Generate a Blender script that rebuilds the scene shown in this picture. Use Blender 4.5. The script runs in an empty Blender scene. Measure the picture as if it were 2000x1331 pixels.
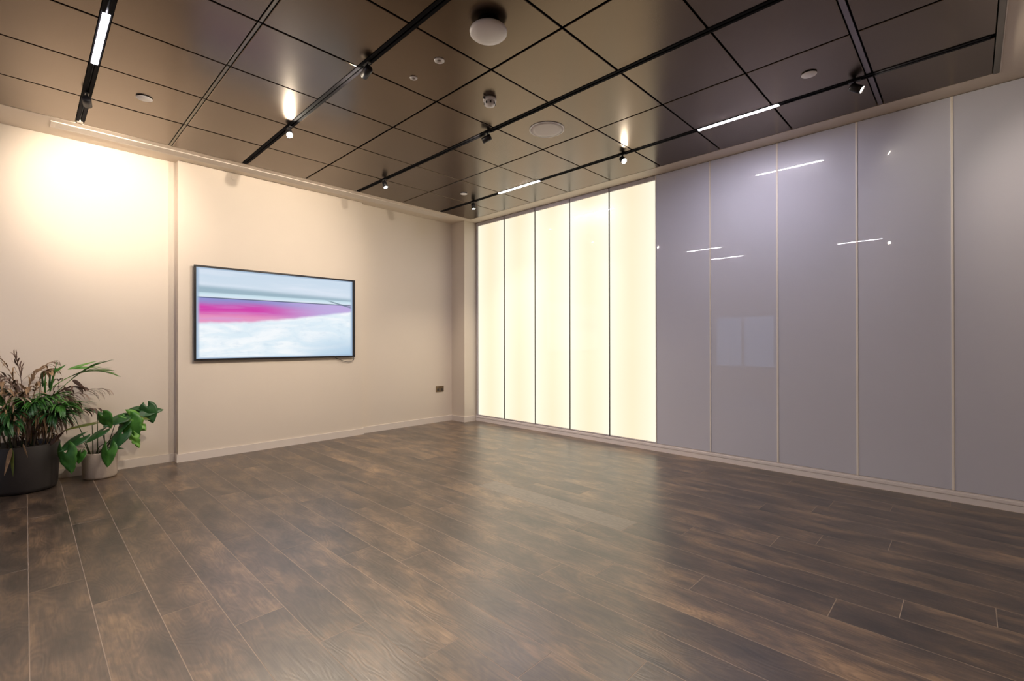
import bpy, bmesh, math, random
from mathutils import Vector, Matrix
random.seed(11)
C = bpy.context.scene.collection
PI = math.pi

# ------------------------------------------------------------------ camera
FPX, YAW, PITCH, ROLL, CY = 922.58, .8005, .0026, -.0019, 667.58
EYE = Vector((0, 0, 1.18))
F = Vector((math.sin(YAW) * math.cos(PITCH), math.cos(YAW) * math.cos(PITCH), math.sin(PITCH)))
R0 = Vector((math.cos(YAW), -math.sin(YAW), 0))
U0 = R0.cross(F)
R = R0 * math.cos(ROLL) + U0 * math.sin(ROLL)
U = -R0 * math.sin(ROLL) + U0 * math.cos(ROLL)
cd = bpy.data.cameras.new('camera')
cam = bpy.data.objects.new('camera', cd)
C.objects.link(cam)
cam.matrix_world = Matrix(((R.x, U.x, -F.x, EYE.x), (R.y, U.y, -F.y, EYE.y), (R.z, U.z, -F.z, EYE.z), (0, 0, 0, 1)))
cd.sensor_width = 36
cd.lens = FPX / 2000 * 36
cd.shift_y = (CY - 665.5) / 2000
cd.clip_start = .05
bpy.context.scene.camera = cam
VS = bpy.context.scene.view_settings
VS.view_transform = 'Standard'
VS.look = 'None'
VS.gamma = 1
VS.use_curve_mapping = False
VS.exposure = 0.0

# ------------------------------------------------------------------ light levels
PANEL_EMIT = 1.0         # lit glass panels
LINEAR_W = 190.0           # strength of the linear lights' diffusers
SPOT_W = 75.0             # watts of a track spotlight
FILL_W = 30.0             # watts of each added fill lamp behind the camera
DAY_W = 11.0              # daylight through the window on the left
WARM = (1.0, .84, .67)
world = bpy.data.worlds.new('world')
bpy.context.scene.world = world
world.use_nodes = True
world.node_tree.nodes['Background'].inputs[0].default_value = (.5, .55, .65, 1)
world.node_tree.nodes['Background'].inputs[1].default_value = .12


# ------------------------------------------------------------------ helpers
def at(u, v, Y):
    """point of the vertical plane y = Y seen at a photograph pixel"""
    d = F * FPX + R * (u - 1000) + U * (CY - v)
    return EYE + d * (Y / d.y)


def mat(name, col, rough=.5, metal=0, spec=.5, coat=0, coat_rough=.03, emit=None, strength=0, bump=0, bscale=100,
        var=0, vscale=6, vcol=None, stretch=None):
    m = bpy.data.materials.new(name)
    m.use_nodes = True
    nt = m.node_tree
    b = nt.nodes['Principled BSDF']
    b.inputs['Base Color'].default_value = (*col, 1)
    b.inputs['Roughness'].default_value = rough
    b.inputs['Metallic'].default_value = metal
    b.inputs['Specular IOR Level'].default_value = spec
    b.inputs['Coat Weight'].default_value = coat
    b.inputs['Coat Roughness'].default_value = coat_rough
    if emit:
        b.inputs['Emission Color'].default_value = (*emit, 1)
        b.inputs['Emission Strength'].default_value = strength
    tc = nt.nodes.new('ShaderNodeTexCoord')
    src = tc.outputs['Object']
    if stretch:
        mp = nt.nodes.new('ShaderNodeMapping')
        mp.inputs['Scale'].default_value = stretch
        nt.links.new(src, mp.inputs['Vector'])
        src = mp.outputs[0]
    if var:
        n = nt.nodes.new('ShaderNodeTexNoise')
        n.inputs['Scale'].default_value = vscale
        n.inputs['Detail'].default_value = 6
        nt.links.new(src, n.inputs['Vector'])
        r = nt.nodes.new('ShaderNodeValToRGB')
        r.color_ramp.elements[0].position = .5 - .25
        r.color_ramp.elements[1].position = .5 + .25
        c2 = vcol or tuple(c * (1 - var) for c in col)
        r.color_ramp.elements[0].color = (*c2, 1)
        r.color_ramp.elements[1].color = (*col, 1)
        nt.links.new(n.outputs['Fac'], r.inputs['Fac'])
        nt.links.new(r.outputs['Color'], b.inputs['Base Color'])
    if bump:
        n2 = nt.nodes.new('ShaderNodeTexNoise')
        n2.inputs['Scale'].default_value = bscale
        n2.inputs['Detail'].default_value = 2
        nt.links.new(src, n2.inputs['Vector'])
        bp = nt.nodes.new('ShaderNodeBump')
        bp.inputs['Strength'].default_value = bump
        bp.inputs['Distance'].default_value = .002
        nt.links.new(n2.outputs['Fac'], bp.inputs['Height'])
        nt.links.new(bp.outputs['Normal'], b.inputs['Normal'])
    return m


def box(bm, x0, x1, y0, y1, z0, z1, bev=0):
    vs = [bm.verts.new(p) for p in ((x0, y0, z0), (x1, y0, z0), (x1, y1, z0), (x0, y1, z0),
                                    (x0, y0, z1), (x1, y0, z1), (x1, y1, z1), (x0, y1, z1))]
    fs = [bm.faces.new([vs[i] for i in q]) for q in
          ((0, 3, 2, 1), (4, 5, 6, 7), (0, 1, 5, 4), (1, 2, 6, 5), (2, 3, 7, 6), (3, 0, 4, 7))]
    if bev:
        es = list({e for f in fs for e in f.edges})
        bmesh.ops.bevel(bm, geom=es, offset=bev, segments=1, affect='EDGES', clamp_overlap=True)
    return vs


def cyl(bm, c, axis, r0, r1, L, seg=24, cap=True):
    """tapered cylinder starting at c along axis"""
    a = Vector(axis).normalized()
    t = a.orthogonal().normalized()
    b = a.cross(t)
    c = Vector(c)
    A = [bm.verts.new(c + (t * math.cos(i * 2 * PI / seg) + b * math.sin(i * 2 * PI / seg)) * r0) for i in range(seg)]
    B = [bm.verts.new(c + a * L + (t * math.cos(i * 2 * PI / seg) + b * math.sin(i * 2 * PI / seg)) * r1) for i in range(seg)]
    for i in range(seg):
        j = (i + 1) % seg
        f = bm.faces.new((A[i], A[j], B[j], B[i]))
        f.smooth = True
    if cap:
        bm.faces.new(A[::-1])
        bm.faces.new(B)


def lathe(bm, prof, c=(0, 0, 0), seg=48, smooth=True):
    """profile [(r, z)] turned round z"""
    rings = []
    for r, z in prof:
        if r < 1e-5:
            rings.append([bm.verts.new((c[0], c[1], c[2] + z))])
        else:
            rings.append([bm.verts.new((c[0] + r * math.cos(i * 2 * PI / seg), c[1] + r * math.sin(i * 2 * PI / seg), c[2] + z)) for i in range(seg)])
    for a, b in zip(rings, rings[1:]):
        for i in range(seg):
            j = (i + 1) % seg
            if len(a) == 1 and len(b) == 1:
                continue
            if len(a) == 1:
                f = bm.faces.new((a[0], b[j], b[i]))
            elif len(b) == 1:
                f = bm.faces.new((a[i], a[j], b[0]))
            else:
                f = bm.faces.new((a[i], a[j], b[j], b[i]))
            f.smooth = smooth


def tube(bm, pts, rad, seg=8):
    pts = [Vector(p) for p in pts]
    if not hasattr(rad, '__len__'):
        rad = [rad] * len(pts)
    prev = None
    ref = None
    for k, p in enumerate(pts):
        d = (pts[min(k + 1, len(pts) - 1)] - pts[max(k - 1, 0)]).normalized()
        if ref is None:
            ref = d.orthogonal().normalized()
        t = (ref - d * ref.dot(d)).normalized()
        ref = t
        b = d.cross(t)
        ring = [bm.verts.new(p + (t * math.cos(i * 2 * PI / seg) + b * math.sin(i * 2 * PI / seg)) * rad[k]) for i in range(seg)]
        if prev:
            for i in range(seg):
                j = (i + 1) % seg
                f = bm.faces.new((prev[i], prev[j], ring[j], ring[i]))
                f.smooth = True
        else:
            bm.faces.new(ring[::-1])
        prev = ring
    bm.faces.new(prev)


def bez(p0, p1, p2, n=10):
    p0, p1, p2 = Vector(p0), Vector(p1), Vector(p2)
    return [p0 * (1 - t) ** 2 + p1 * 2 * t * (1 - t) + p2 * t * t for t in [i / n for i in range(n + 1)]]


def obj(name, bm, m, parent=None, loc=None, norm=True):
    if isinstance(bm, bmesh.types.BMesh):
        if norm:
            bmesh.ops.recalc_face_normals(bm, faces=bm.faces)
        me = bpy.data.meshes.new(name)
        bm.to_mesh(me)
        bm.free()
        if m:
            me.materials.append(m)
    else:
        me = bm
    o = bpy.data.objects.new(name, me)
    C.objects.link(o)
    if loc:
        o.location = loc
    if parent:
        o.parent = parent
    return o


def recenter(o):
    """put the origin of a mesh object at its mesh's own base centre, keeping the mesh where it is"""
    vs = [v.co for v in o.data.vertices]
    c = Vector(((min(v.x for v in vs) + max(v.x for v in vs)) / 2, (min(v.y for v in vs) + max(v.y for v in vs)) / 2, min(v.z for v in vs)))
    o.data.transform(Matrix.Translation(-c))
    o.location = o.location + c


def struct(name, bm, m):
    o = obj(name, bm, m)
    o['kind'] = 'structure'
    return o


def tag(o, label, cat, group=None):
    o['label'] = label
    o['category'] = cat
    if group:
        o['group'] = group
    return o


def thing(name, label, cat, loc=(0, 0, 0), group=None):
    o = bpy.data.objects.new(name, None)
    o.empty_display_size = .1
    C.objects.link(o)
    o.location = loc
    return tag(o, label, cat, group)


def nb():
    return bmesh.new()


# ------------------------------------------------------------------ materials
M_wall = mat('warm_white_paint', (.73, .65, .555), .6, spec=.35, bump=.06, bscale=220, var=.03, vscale=2)
M_soffit = mat('soffit_paint', (.73, .64, .54), .55, spec=.35)
M_skirt = mat('skirting_paint', (.74, .67, .61), .4)
M_black = mat('black_metal', (.012, .012, .014), .35, spec=.5)
M_void = mat('shadow_gap_black', (.008, .007, .007), .7, spec=.2)
M_track = mat('black_powder_coat', (.007, .0065, .008), .75, spec=.06)
M_white = mat('white_plastic', (.86, .83, .82), .4)
M_cream = mat('cream_plastic', (.80, .74, .66), .4)
M_frame = mat('lavender_grey_frame', (.50, .47, .50), .4)
M_joint = mat('cream_joint_strip', (.90, .84, .76), .5)
M_edge = mat('bronze_edge_profile', (.16, .14, .11), .3, metal=.9)


def tile_material():
    m = mat('brushed_bronze_metal', (.145, .108, .078), .22, metal=1.0)
    nt = m.node_tree
    b = nt.nodes['Principled BSDF']
    tc = nt.nodes.new('ShaderNodeTexCoord')
    n = nt.nodes.new('ShaderNodeTexNoise')
    n.inputs['Scale'].default_value = 420
    n.inputs['Detail'].default_value = 1
    nt.links.new(tc.outputs['Object'], n.inputs['Vector'])
    bp = nt.nodes.new('ShaderNodeBump')
    bp.inputs['Strength'].default_value = .12
    bp.inputs['Distance'].default_value = .0006
    nt.links.new(n.outputs['Fac'], bp.inputs['Height'])
    nt.links.new(bp.outputs['Normal'], b.inputs['Normal'])
    n2 = nt.nodes.new('ShaderNodeTexNoise')
    n2.inputs['Scale'].default_value = 3
    nt.links.new(tc.outputs['Object'], n2.inputs['Vector'])
    mr = nt.nodes.new('ShaderNodeMapRange')
    mr.inputs['To Min'].default_value = .20
    mr.inputs['To Max'].default_value = .26
    nt.links.new(n2.outputs['Fac'], mr.inputs['Value'])
    nt.links.new(mr.outputs[0], b.inputs['Roughness'])
    return m


M_tile = tile_material()


def plank_material():
    m = bpy.data.materials.new('smoked_oak_plank')
    m.use_nodes = True
    nt = m.node_tree
    N, L = nt.nodes, nt.links
    b = N['Principled BSDF']
    tc = N.new('ShaderNodeTexCoord')
    oi = N.new('ShaderNodeObjectInfo')
    mul = N.new('ShaderNodeVectorMath')
    mul.operation = 'SCALE'
    cmb = N.new('ShaderNodeCombineXYZ')
    L.new(oi.outputs['Random'], cmb.inputs[0])
    L.new(oi.outputs['Random'], cmb.inputs[1])
    L.new(oi.outputs['Random'], cmb.inputs[2])
    L.new(cmb.outputs[0], mul.inputs[0])
    mul.inputs['Scale'].default_value = 37
    add = N.new('ShaderNodeVectorMath')
    add.operation = 'ADD'
    L.new(tc.outputs['Object'], add.inputs[0])
    L.new(mul.outputs[0], add.inputs[1])
    # broad cloudy stain, cathedral figure, fine grain
    mp = N.new('ShaderNodeMapping')
    mp.inputs['Scale'].default_value = (7, 2.6, 1)
    L.new(add.outputs[0], mp.inputs[0])
    cloud = N.new('ShaderNodeTexNoise')
    cloud.inputs['Scale'].default_value = 1
    cloud.inputs['Detail'].default_value = 7
    cloud.inputs['Roughness'].default_value = .62
    L.new(mp.outputs[0], cloud.inputs['Vector'])
    mp3 = N.new('ShaderNodeMapping')
    mp3.inputs['Scale'].default_value = (5.5, 1.5, 1)
    L.new(add.outputs[0], mp3.inputs[0])
    fig = N.new('ShaderNodeTexNoise')
    fig.inputs['Scale'].default_value = 1
    fig.inputs['Detail'].default_value = 2.2
    fig.inputs['Roughness'].default_value = .5
    L.new(mp3.outputs[0], fig.inputs['Vector'])
    rings = N.new('ShaderNodeMath')
    rings.operation = 'MULTIPLY'
    rings.inputs[1].default_value = 150
    L.new(fig.outputs['Fac'], rings.inputs[0])
    sn = N.new('ShaderNodeMath')
    sn.operation = 'SINE'
    L.new(rings.outputs[0], sn.inputs[0])
    mp2 = N.new('ShaderNodeMapping')
    mp2.inputs['Scale'].default_value = (150, 7, 1)
    L.new(add.outputs[0], mp2.inputs[0])
    grain = N.new('ShaderNodeTexNoise')
    grain.inputs['Scale'].default_value = 1
    grain.inputs['Detail'].default_value = 4
    L.new(mp2.outputs[0], grain.inputs['Vector'])
    ramp = N.new('ShaderNodeValToRGB')
    cr = ramp.color_ramp
    cr.elements[0].position = .30
    cr.elements[0].color = (.021, .016, .0125, 1)
    cr.elements[1].position = .72
    cr.elements[1].color = (.24, .152, .083, 1)
    e = cr.elements.new(.5)
    e.color = (.084, .057, .039, 1)
    L.new(cloud.outputs['Fac'], ramp.inputs['Fac'])
    # per plank tint
    mr = N.new('ShaderNodeMapRange')
    mr.inputs['To Min'].default_value = .72
    mr.inputs['To Max'].default_value = 1.28
    L.new(oi.outputs['Random'], mr.inputs['Value'])
    # figure + grain darkening
    fm = N.new('ShaderNodeMath')
    fm.operation = 'MULTIPLY_ADD'
    fm.inputs[1].default_value = .15
    L.new(sn.outputs[0], fm.inputs[0])
    gm = N.new('ShaderNodeMath')
    gm.operation = 'MULTIPLY_ADD'
    gm.inputs[1].default_value = 1.3
    gm.inputs[2].default_value = .35
    L.new(grain.outputs['Fac'], gm.inputs[0])
    L.new(gm.outputs[0], fm.inputs[2])
    tm = N.new('ShaderNodeMath')
    tm.operation = 'MULTIPLY'
    L.new(fm.outputs[0], tm.inputs[0])
    L.new(mr.outputs[0], tm.inputs[1])
    sc = N.new('ShaderNodeVectorMath')
    sc.operation = 'SCALE'
    L.new(ramp.outputs['Color'], sc.inputs[0])
    L.new(tm.outputs[0], sc.inputs['Scale'])
    L.new(sc.outputs[0], b.inputs['Base Color'])
    rr = N.new('ShaderNodeMapRange')
    rr.inputs['To Min'].default_value = .28
    rr.inputs['To Max'].default_value = .42
    L.new(grain.outputs['Fac'], rr.inputs['Value'])
    L.new(rr.outputs[0], b.inputs['Roughness'])
    b.inputs['Specular IOR Level'].default_value = .8
    b.inputs['Coat Weight'].default_value = .32
    b.inputs['Coat Roughness'].default_value = .33
    bh = N.new('ShaderNodeMath')
    bh.operation = 'MULTIPLY_ADD'
    bh.inputs[1].default_value = .22
    L.new(sn.outputs[0], bh.inputs[0])
    L.new(grain.outputs['Fac'], bh.inputs[2])
    bp = N.new('ShaderNodeBump')
    bp.inputs['Strength'].default_value = .35
    bp.inputs['Distance'].default_value = .0012
    L.new(bh.outputs[0], bp.inputs['Height'])
    L.new(bp.outputs['Normal'], b.inputs['Normal'])
    return m


M_plank = plank_material()
M_plank_pale = M_plank.copy()
M_plank_pale.name = 'paler_satin_plank'
for n_ in M_plank_pale.node_tree.nodes:
    if n_.type == 'VALTORGB':
        n_.color_ramp.elements[0].color = (.135, .10, .075, 1)
        n_.color_ramp.elements[1].color = (.19, .145, .11, 1)
        n_.color_ramp.elements[2].color = (.16, .12, .09, 1)
M_grout = mat('pale_joint_filler', (.33, .26, .20), .6)

# ------------------------------------------------------------------ room dimensions
H = 3.0
XR = 4.773           # face of the panel wall
YB, YL, YRR = 5.637, 5.735, 5.70   # screen wall, recess at left, recess at right
XB0, XB1 = 1.056, 3.034            # the projecting bay that carries the screen
XP, YP = 4.55, 5.40                # corner pier
XL, YF = -3.4, -4.2                # walls out of view
XT1, YT1, YT0 = 4.566, 5.283, -.113   # edges of the tiled ceiling

# ------------------------------------------------------------------ floor
bm = nb()
box(bm, XL, XR + .2, YF, 5.95, -.12, -.0003)
floor = struct('floor', bm, M_grout)
PW, PL = .199, 1.35
joint = {-1: 3.546, 0: 3.197, 1: 2.843, 2: 2.514, 3: 2.208, 4: 1.846, 5: 1.470, 6: 1.147, 9: 2.92, 10: 2.72, 11: .968, 12: .445,
         13: .222, 14: -.077, 16: .65, 17: .338, 20: .73, 21: .405, 23: .107}


def plank_mesh(w, l):
    b_ = nb()
    g = .0014
    box(b_, g, w - g, g, l - g, -.010, 0, .0004)
    me = bpy.data.meshes.new('plank')
    bmesh.ops.recalc_face_normals(b_, faces=b_.faces)
    b_.to_mesh(b_) if False else b_.to_mesh(me)
    b_.free()
    me.materials.append(M_plank)
    return me


full = plank_mesh(PW, PL)
for k in range(-5, 24):
    x0 = .012 + PW * k
    w = min(PW, XR - .01 - x0)
    yend = YL - .01 if x0 < XB0 - .1 else (YB - .006 if x0 < XB1 - .05 else (YRR - .01 if x0 < XP - .1 else YP - .006))
    j0 = joint.get(k, 3.2 - .341 * k + .06 * math.sin(k * 3))
    j0 -= math.ceil((j0 + 1.0) / PL) * PL      # first joint at or before y = -1
    y = j0
    if k > 5 and y + PL < -.45:
        y += PL
    while y < yend - .02:
        y1 = min(y + PL, yend)
        pale = (k == 13 and abs(y - (.222 + PL)) < .05)
        if abs(y1 - y - PL) < 1e-4 and abs(w - PW) < 1e-4 and not pale:
            me = full
        else:
            me = plank_mesh(w, y1 - y)
        o = obj('plank', me, None, floor, (x0, y, 0))
        if pale:
            me.materials[0] = M_plank_pale
            o['label'] = 'paler satin plank in the middle of the floor'
        y += PL

# ------------------------------------------------------------------ walls
bm = nb()
outline = [(XL, YL), (XB0, YL), (XB0, YB), (XB1, YB), (XB1, YRR), (XP, YRR), (XP, YP), (XR + .02, YP), (XR + .02, 6.05), (XL, 6.05)]
lo = [bm.verts.new((x, y, 0)) for x, y in outline]
hi = [bm.verts.new((x, y, H + .1)) for x, y in outline]
for i in range(len(outline)):
    j = (i + 1) % len(outline)
    bm.faces.new((lo[i], lo[j], hi[j], hi[i]))
bm.faces.new(hi)
bm.faces.new(lo[::-1])
struct('wall_back', bm, M_wall)

# skirting follows the wall outline
bm = nb()
sk = outline[:8]
T = .014
inner = [(XL, YL - T), (XB0 - T, YL - T), (XB0 - T, YB - T), (XB1 + T, YB - T), (XB1 + T, YRR - T), (XP - T, YRR - T), (XP - T, YP - T), (XR - .03, YP - T)]
sk = sk[:7] + [(XR - .03, YP)]
for (a, b_), (c, d) in zip(zip(sk, inner), list(zip(sk, inner))[1:]):
    q = [bm.verts.new((p[0], p[1], z)) for z in (0, .08) for p in (a, c, d, b_)]
    bm.faces.new(q[0:4])
    bm.faces.new(q[4:8])
    for i in range(4):
        j = (i + 1) % 4
        bm.faces.new((q[i], q[j], q[4 + j], q[4 + i]))
struct('baseboard_back', bm, M_skirt)

bm = nb()
box(bm, XR + .02, XR + .2, YF, 6.05, 0, H + .1)
wall_right = struct('wall_right', bm, M_wall)

bm = nb()
# left wall with a window opening
WY0, WY1, WZ0, WZ1 = 3.3, 5.2, .5, 1.9
box(bm, XL - .15, XL, YF, WY0, 0, H + .1)
box(bm, XL - .15, XL, WY1, 6.05, 0, H + .1)
box(bm, XL - .15, XL, WY0, WY1, 0, WZ0)
box(bm, XL - .15, XL, WY0, WY1, WZ1, H + .1)
struct('wall_left', bm, M_wall)
bm = nb()
box(bm, XL - .15, XR + .2, YF - .15, YF, 0, H + .1)
struct('wall_front', bm, M_wall)
bm = nb()
for a, b_ in ((WY0, WY0 + .06), (WY1 - .06, WY1), ((WY0 + WY1) / 2 - .03, (WY0 + WY1) / 2 + .03)):
    box(bm, XL - .10, XL - .04, a, b_, WZ0, WZ1)
box(bm, XL - .10, XL - .04, WY0, WY1, WZ0, WZ0 + .06)
box(bm, XL - .10, XL - .04, WY0, WY1, WZ1 - .06, WZ1)
struct('window_1', bm, M_skirt)

# skirting plinth under the panels, with a lip and a shadow line
bm = nb()
box(bm, XR - .002, XR + .02, -1.6, YP, 0, .044, .001)
box(bm, XR + .004, XR + .02, -1.6, YP, .044, .049)
box(bm, XR - .004, XR + .02, -1.6, YP, .049, .072, .001)
box(bm, XR + .006, XR + .02, -1.6, YP, .072, .084)
struct('baseboard_right', bm, mat('plinth_paint', (.85, .79, .77), .4))

# ------------------------------------------------------------------ glass panels: dark ones
yy = [5.37, 4.785, 4.20, 3.62, 3.04, 2.45, 1.867, 1.26, .669, .093, -.49, -1.07, -1.6]


def glass_material():
    m = mat('back_painted_glass', (.63, .64, .73), .25, spec=.2, coat=1.0, coat_rough=.012, bump=0)
    b = m.node_tree.nodes['Principled BSDF']
    b.inputs['Coat IOR'].default_value = 1.5
    return m


M_glass = glass_material()
for i in range(5, len(yy) - 1):
    y1, y0 = yy[i], yy[i + 1]
    bm = nb()
    box(bm, XR, XR + .016, y0 + .006, y1 - .006, .086, H - .004, .0015)
    obj('glass_panel', bm, M_glass, wall_right)
    bm = nb()
    wj = .005
    if i in (7, 8, 9):
        wj = .0075
    box(bm, XR - .0035, XR + .014, y1 - wj, y1 + wj, .084, H - .003, .001)
    obj('joint_strip', bm, M_joint, wall_right)


# lit ones
def lit_material():
    m = bpy.data.materials.new('edge_lit_diffuser')
    m.use_nodes = True
    nt = m.node_tree
    N, L = nt.nodes, nt.links
    b = N['Principled BSDF']
    b.inputs['Base Color'].default_value = (.25, .22, .19, 1)
    b.inputs['Roughness'].default_value = .3
    b.inputs['Coat Weight'].default_value = 1
    b.inputs['Coat Roughness'].default_value = .012
    tc = N.new('ShaderNodeTexCoord')
    sp = N.new('ShaderNodeSeparateXYZ')
    L.new(tc.outputs['Generated'], sp.inputs[0])
    # distance from the middle of the panel, 0..1: the lamps sit along both long edges
    m1 = N.new('ShaderNodeMath')
    m1.operation = 'MULTIPLY_ADD'
    m1.inputs[1].default_value = 2
    m1.inputs[2].default_value = -1
    L.new(sp.outputs['Y'], m1.inputs[0])
    m2 = N.new('ShaderNodeMath')
    m2.operation = 'ABSOLUTE'
    L.new(m1.outputs[0], m2.inputs[0])
    r = N.new('ShaderNodeValToRGB')
    r.color_ramp.interpolation = 'B_SPLINE'
    r.color_ramp.elements[0].position = 0
    r.color_ramp.elements[0].color = (1.5, .83, .575, 1)
    r.color_ramp.elements[1].position = 1
    r.color_ramp.elements[1].color = (1.7, .99, .80, 1)
    e = r.color_ramp.elements.new(.65)
    e.color = (1.62, .92, .70, 1)
    L.new(m2.outputs[0], r.inputs['Fac'])
    L.new(r.outputs['Color'], b.inputs['Emission Color'])
    b.inputs['Emission Strength'].default_value = PANEL_EMIT
    return m


M_lit = lit_material()
lw = thing('light_wall', 'row of five tall backlit warm white glass panels beside the corner pier', 'light panels', (XR, 3.91, 0))


def sub(name, bm, m, parent, lab=None):
    """part whose mesh is written in world coordinates, placed under a thing"""
    o = obj(name, bm, m)
    recenter(o)
    p_ = parent
    while p_:
        o.location = o.location - p_.location
        p_ = p_.parent
    o.parent = parent
    if lab:
        o['label'] = lab
    return o


for i in range(5):
    y1, y0 = yy[i], yy[i + 1]
    if i == 0:
        y1 = 5.35
    bm = nb()
    box(bm, XR + .004, XR + .018, y0 + .009, y1 - .009, .098, 2.945, .0008)
    sub('diffuser_panel', bm, M_lit, lw)
    if i:
        bm = nb()
        box(bm, XR, XR + .018, y1 - .007, y1 + .007, .086, H - .004)
        sub('divider', bm, mat('divider_grey', (.16, .16, .14), .4) if i == 1 else bpy.data.materials['divider_grey'], lw)
bm = nb()
box(bm, XR + .0, XR + .018, yy[5] + .006, 5.385, 2.950, H - .004, .001)
sub('top_rail', bm, M_frame, lw)
bm = nb()
box(bm, XR + .0, XR + .018, yy[5] + .006, 5.385, .086, .094, .001)
sub('bottom_rail', bm, M_frame, lw)
bm = nb()
box(bm, XR + .0, XR + .018, 5.353, 5.385, .095, 2.949, .001)
sub('end_stile', bm, M_frame, lw)

# ------------------------------------------------------------------ ceiling
PX, PY = 1.233, .5995
XT = [.311 + PX * k for k in range(-3, 4)]         # track lines
XT = [x for x in XT if x > -3]
YJ = [.487 + PY * k for k in range(0, 9)]          # cross joints (last is the edge)
SLOT = .027
bm = nb()
box(bm, XL, XR + .2, YF, 6.05, H + .06, H + .16)
ceiling = struct('ceiling', bm, M_void)


def tile_mesh(w, l):
    b_ = nb()
    box(b_, 0, w, 0, l, 0, .014, .0025)
    me = bpy.data.meshes.new('ceiling_tile')
    bmesh.ops.recalc_face_normals(b_, faces=b_.faces)
    b_.to_mesh(me)
    b_.free()
    me.materials.append(M_tile)
    return me


tiles = {}
cols = []
for x in XT:
    m_ = x + PX / 2
    if x < XT[-1] - .1:
        gw = .015 if abs(x - .311) < .01 else .007
        cols.append((x + SLOT, m_ - gw))
        cols.append((m_ + gw, x + PX - SLOT))
cols.append((XT[-1] + SLOT, XT1))
rows = [(YT0, YJ[0] - .022)] + [(YJ[0] + .022, YJ[1] - .006)] + [(YJ[i] + .006, YJ[i + 1] - .006) for i in range(1, 8)]
for cx0, cx1 in cols:
    for ry0, ry1 in rows:
        if cx1 < -.1 and (ry0 < 1.5 or cx1 < -1.2):
            if cx1 < -1.0:
                continue
        key = (round(cx1 - cx0, 3), round(ry1 - ry0, 3))
        if key not in tiles:
            tiles[key] = tile_mesh(*key)
        o = obj('ceiling_tile', tiles[key], None, ceiling, (cx0, ry0, H))
        o.rotation_euler = (random.uniform(-.0012, .0012), random.uniform(-.0012, .0012), 0)
# the ceiling goes on, out of view, as a plain metal field
bm = nb()
box(bm, XL, XT[1] - SLOT if False else min(c[0] for c in cols if c[1] >= -1.0) - .03, YT0, YT1 - .01, H + .001, H + .016)
obj('plain_ceiling_field', bm, M_tile, ceiling)
# wide cross bar between the first two rows
bm = nb()
for a, b_ in zip(XT, XT[1:] + [XT1 + SLOT]):
    if b_ > -1.0:
        box(bm, a + SLOT, b_ - SLOT, YJ[0] - .013, YJ[0] + .015, H + .003, H + .02, .001)
obj('cross_bar', bm, mat('dark_bronze_bar', (.20, .17, .17), .3, metal=1), ceiling)

bm = nb()
xm = .311 + PX / 2
for a, b_ in rows:
    box(bm, xm - .008, xm + .010, a, b_, H + .002, H + .02, .0015)
obj('cover_strip', bm, M_edge, ceiling)

# plaster border round the tiles
bm = nb()
box(bm, XL, XR + .019, YT1, YL + .02, H, H + .06)
struct('trim_1', bm, M_soffit)
bm = nb()
box(bm, XT1 + .006, XR + .019, YT0 - .04, YT1, H, H + .06)
struct('trim_2', bm, M_soffit)
bm = nb()
box(bm, XL, XR + .019, YF, YT0 - .04, H, H + .06)
struct('trim_3', bm, M_soffit)
# metal band that closes the tile field at the front
bm = nb()
box(bm, XL, XT1 + .006, YT0 - .034, YT0 - .004, H - .006, H + .05, .002)
struct('trim_4', bm, M_edge)
bm = nb()
box(bm, XL, XT1 + .006, YT0 - .040, YT0 - .034, H - .004, H + .05, .001)
struct('trim_5', bm, M_cream)

# ------------------------------------------------------------------ tracks
M_lin = mat('opal_diffuser_on', (.9, .9, .9), .4, emit=(.96, .88, 1.0), strength=LINEAR_W)
track_labels = {
    .311: 'black lighting track nearest the potted plants, running to the screen wall',
    1.544: 'black lighting track ending above the hanging screen',
    2.777: 'black lighting track running between the speaker and the smoke detector',
    4.010: 'black lighting track nearest the glass panels, with two linear lights',
}
for x in XT:
    if x < -1.0:
        continue
    lab = track_labels.get(round(x, 3), 'black lighting track out at the left of the room')
    t = thing('lighting_track', lab, 'lighting track', (x, 2.6, H), 'lighting tracks in the ceiling slots')
    bm = nb()
    yA, yB = YT0 + .02, YT1 - .07
    box(bm, x - .0255, x - .0055, yA, yB, H - .004, H + .03, .001)
    box(bm, x + .0055, x + .0255, yA, yB, H - .004, H + .03, .001)
    box(bm, x - .0055, x + .0055, yA, yB, H + .010, H + .03)
    sub('track_profile', bm, M_track, t)
    bm = nb()
    box(bm, x - .0016, x + .0016, yA, yB, H + .003, H + .010)
    sub('conductor', bm, mat('track_conductor', (.02, .02, .022), .6, spec=.2), t)
    bm = nb()
    box(bm, x - .018, x + .018, yB, yB + .045, H - .005, H + .03, .002)
    sub('end_feed', bm, M_cream if x < 1 else M_track, t, 'cream end feed' if x < 1 else None)

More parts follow.
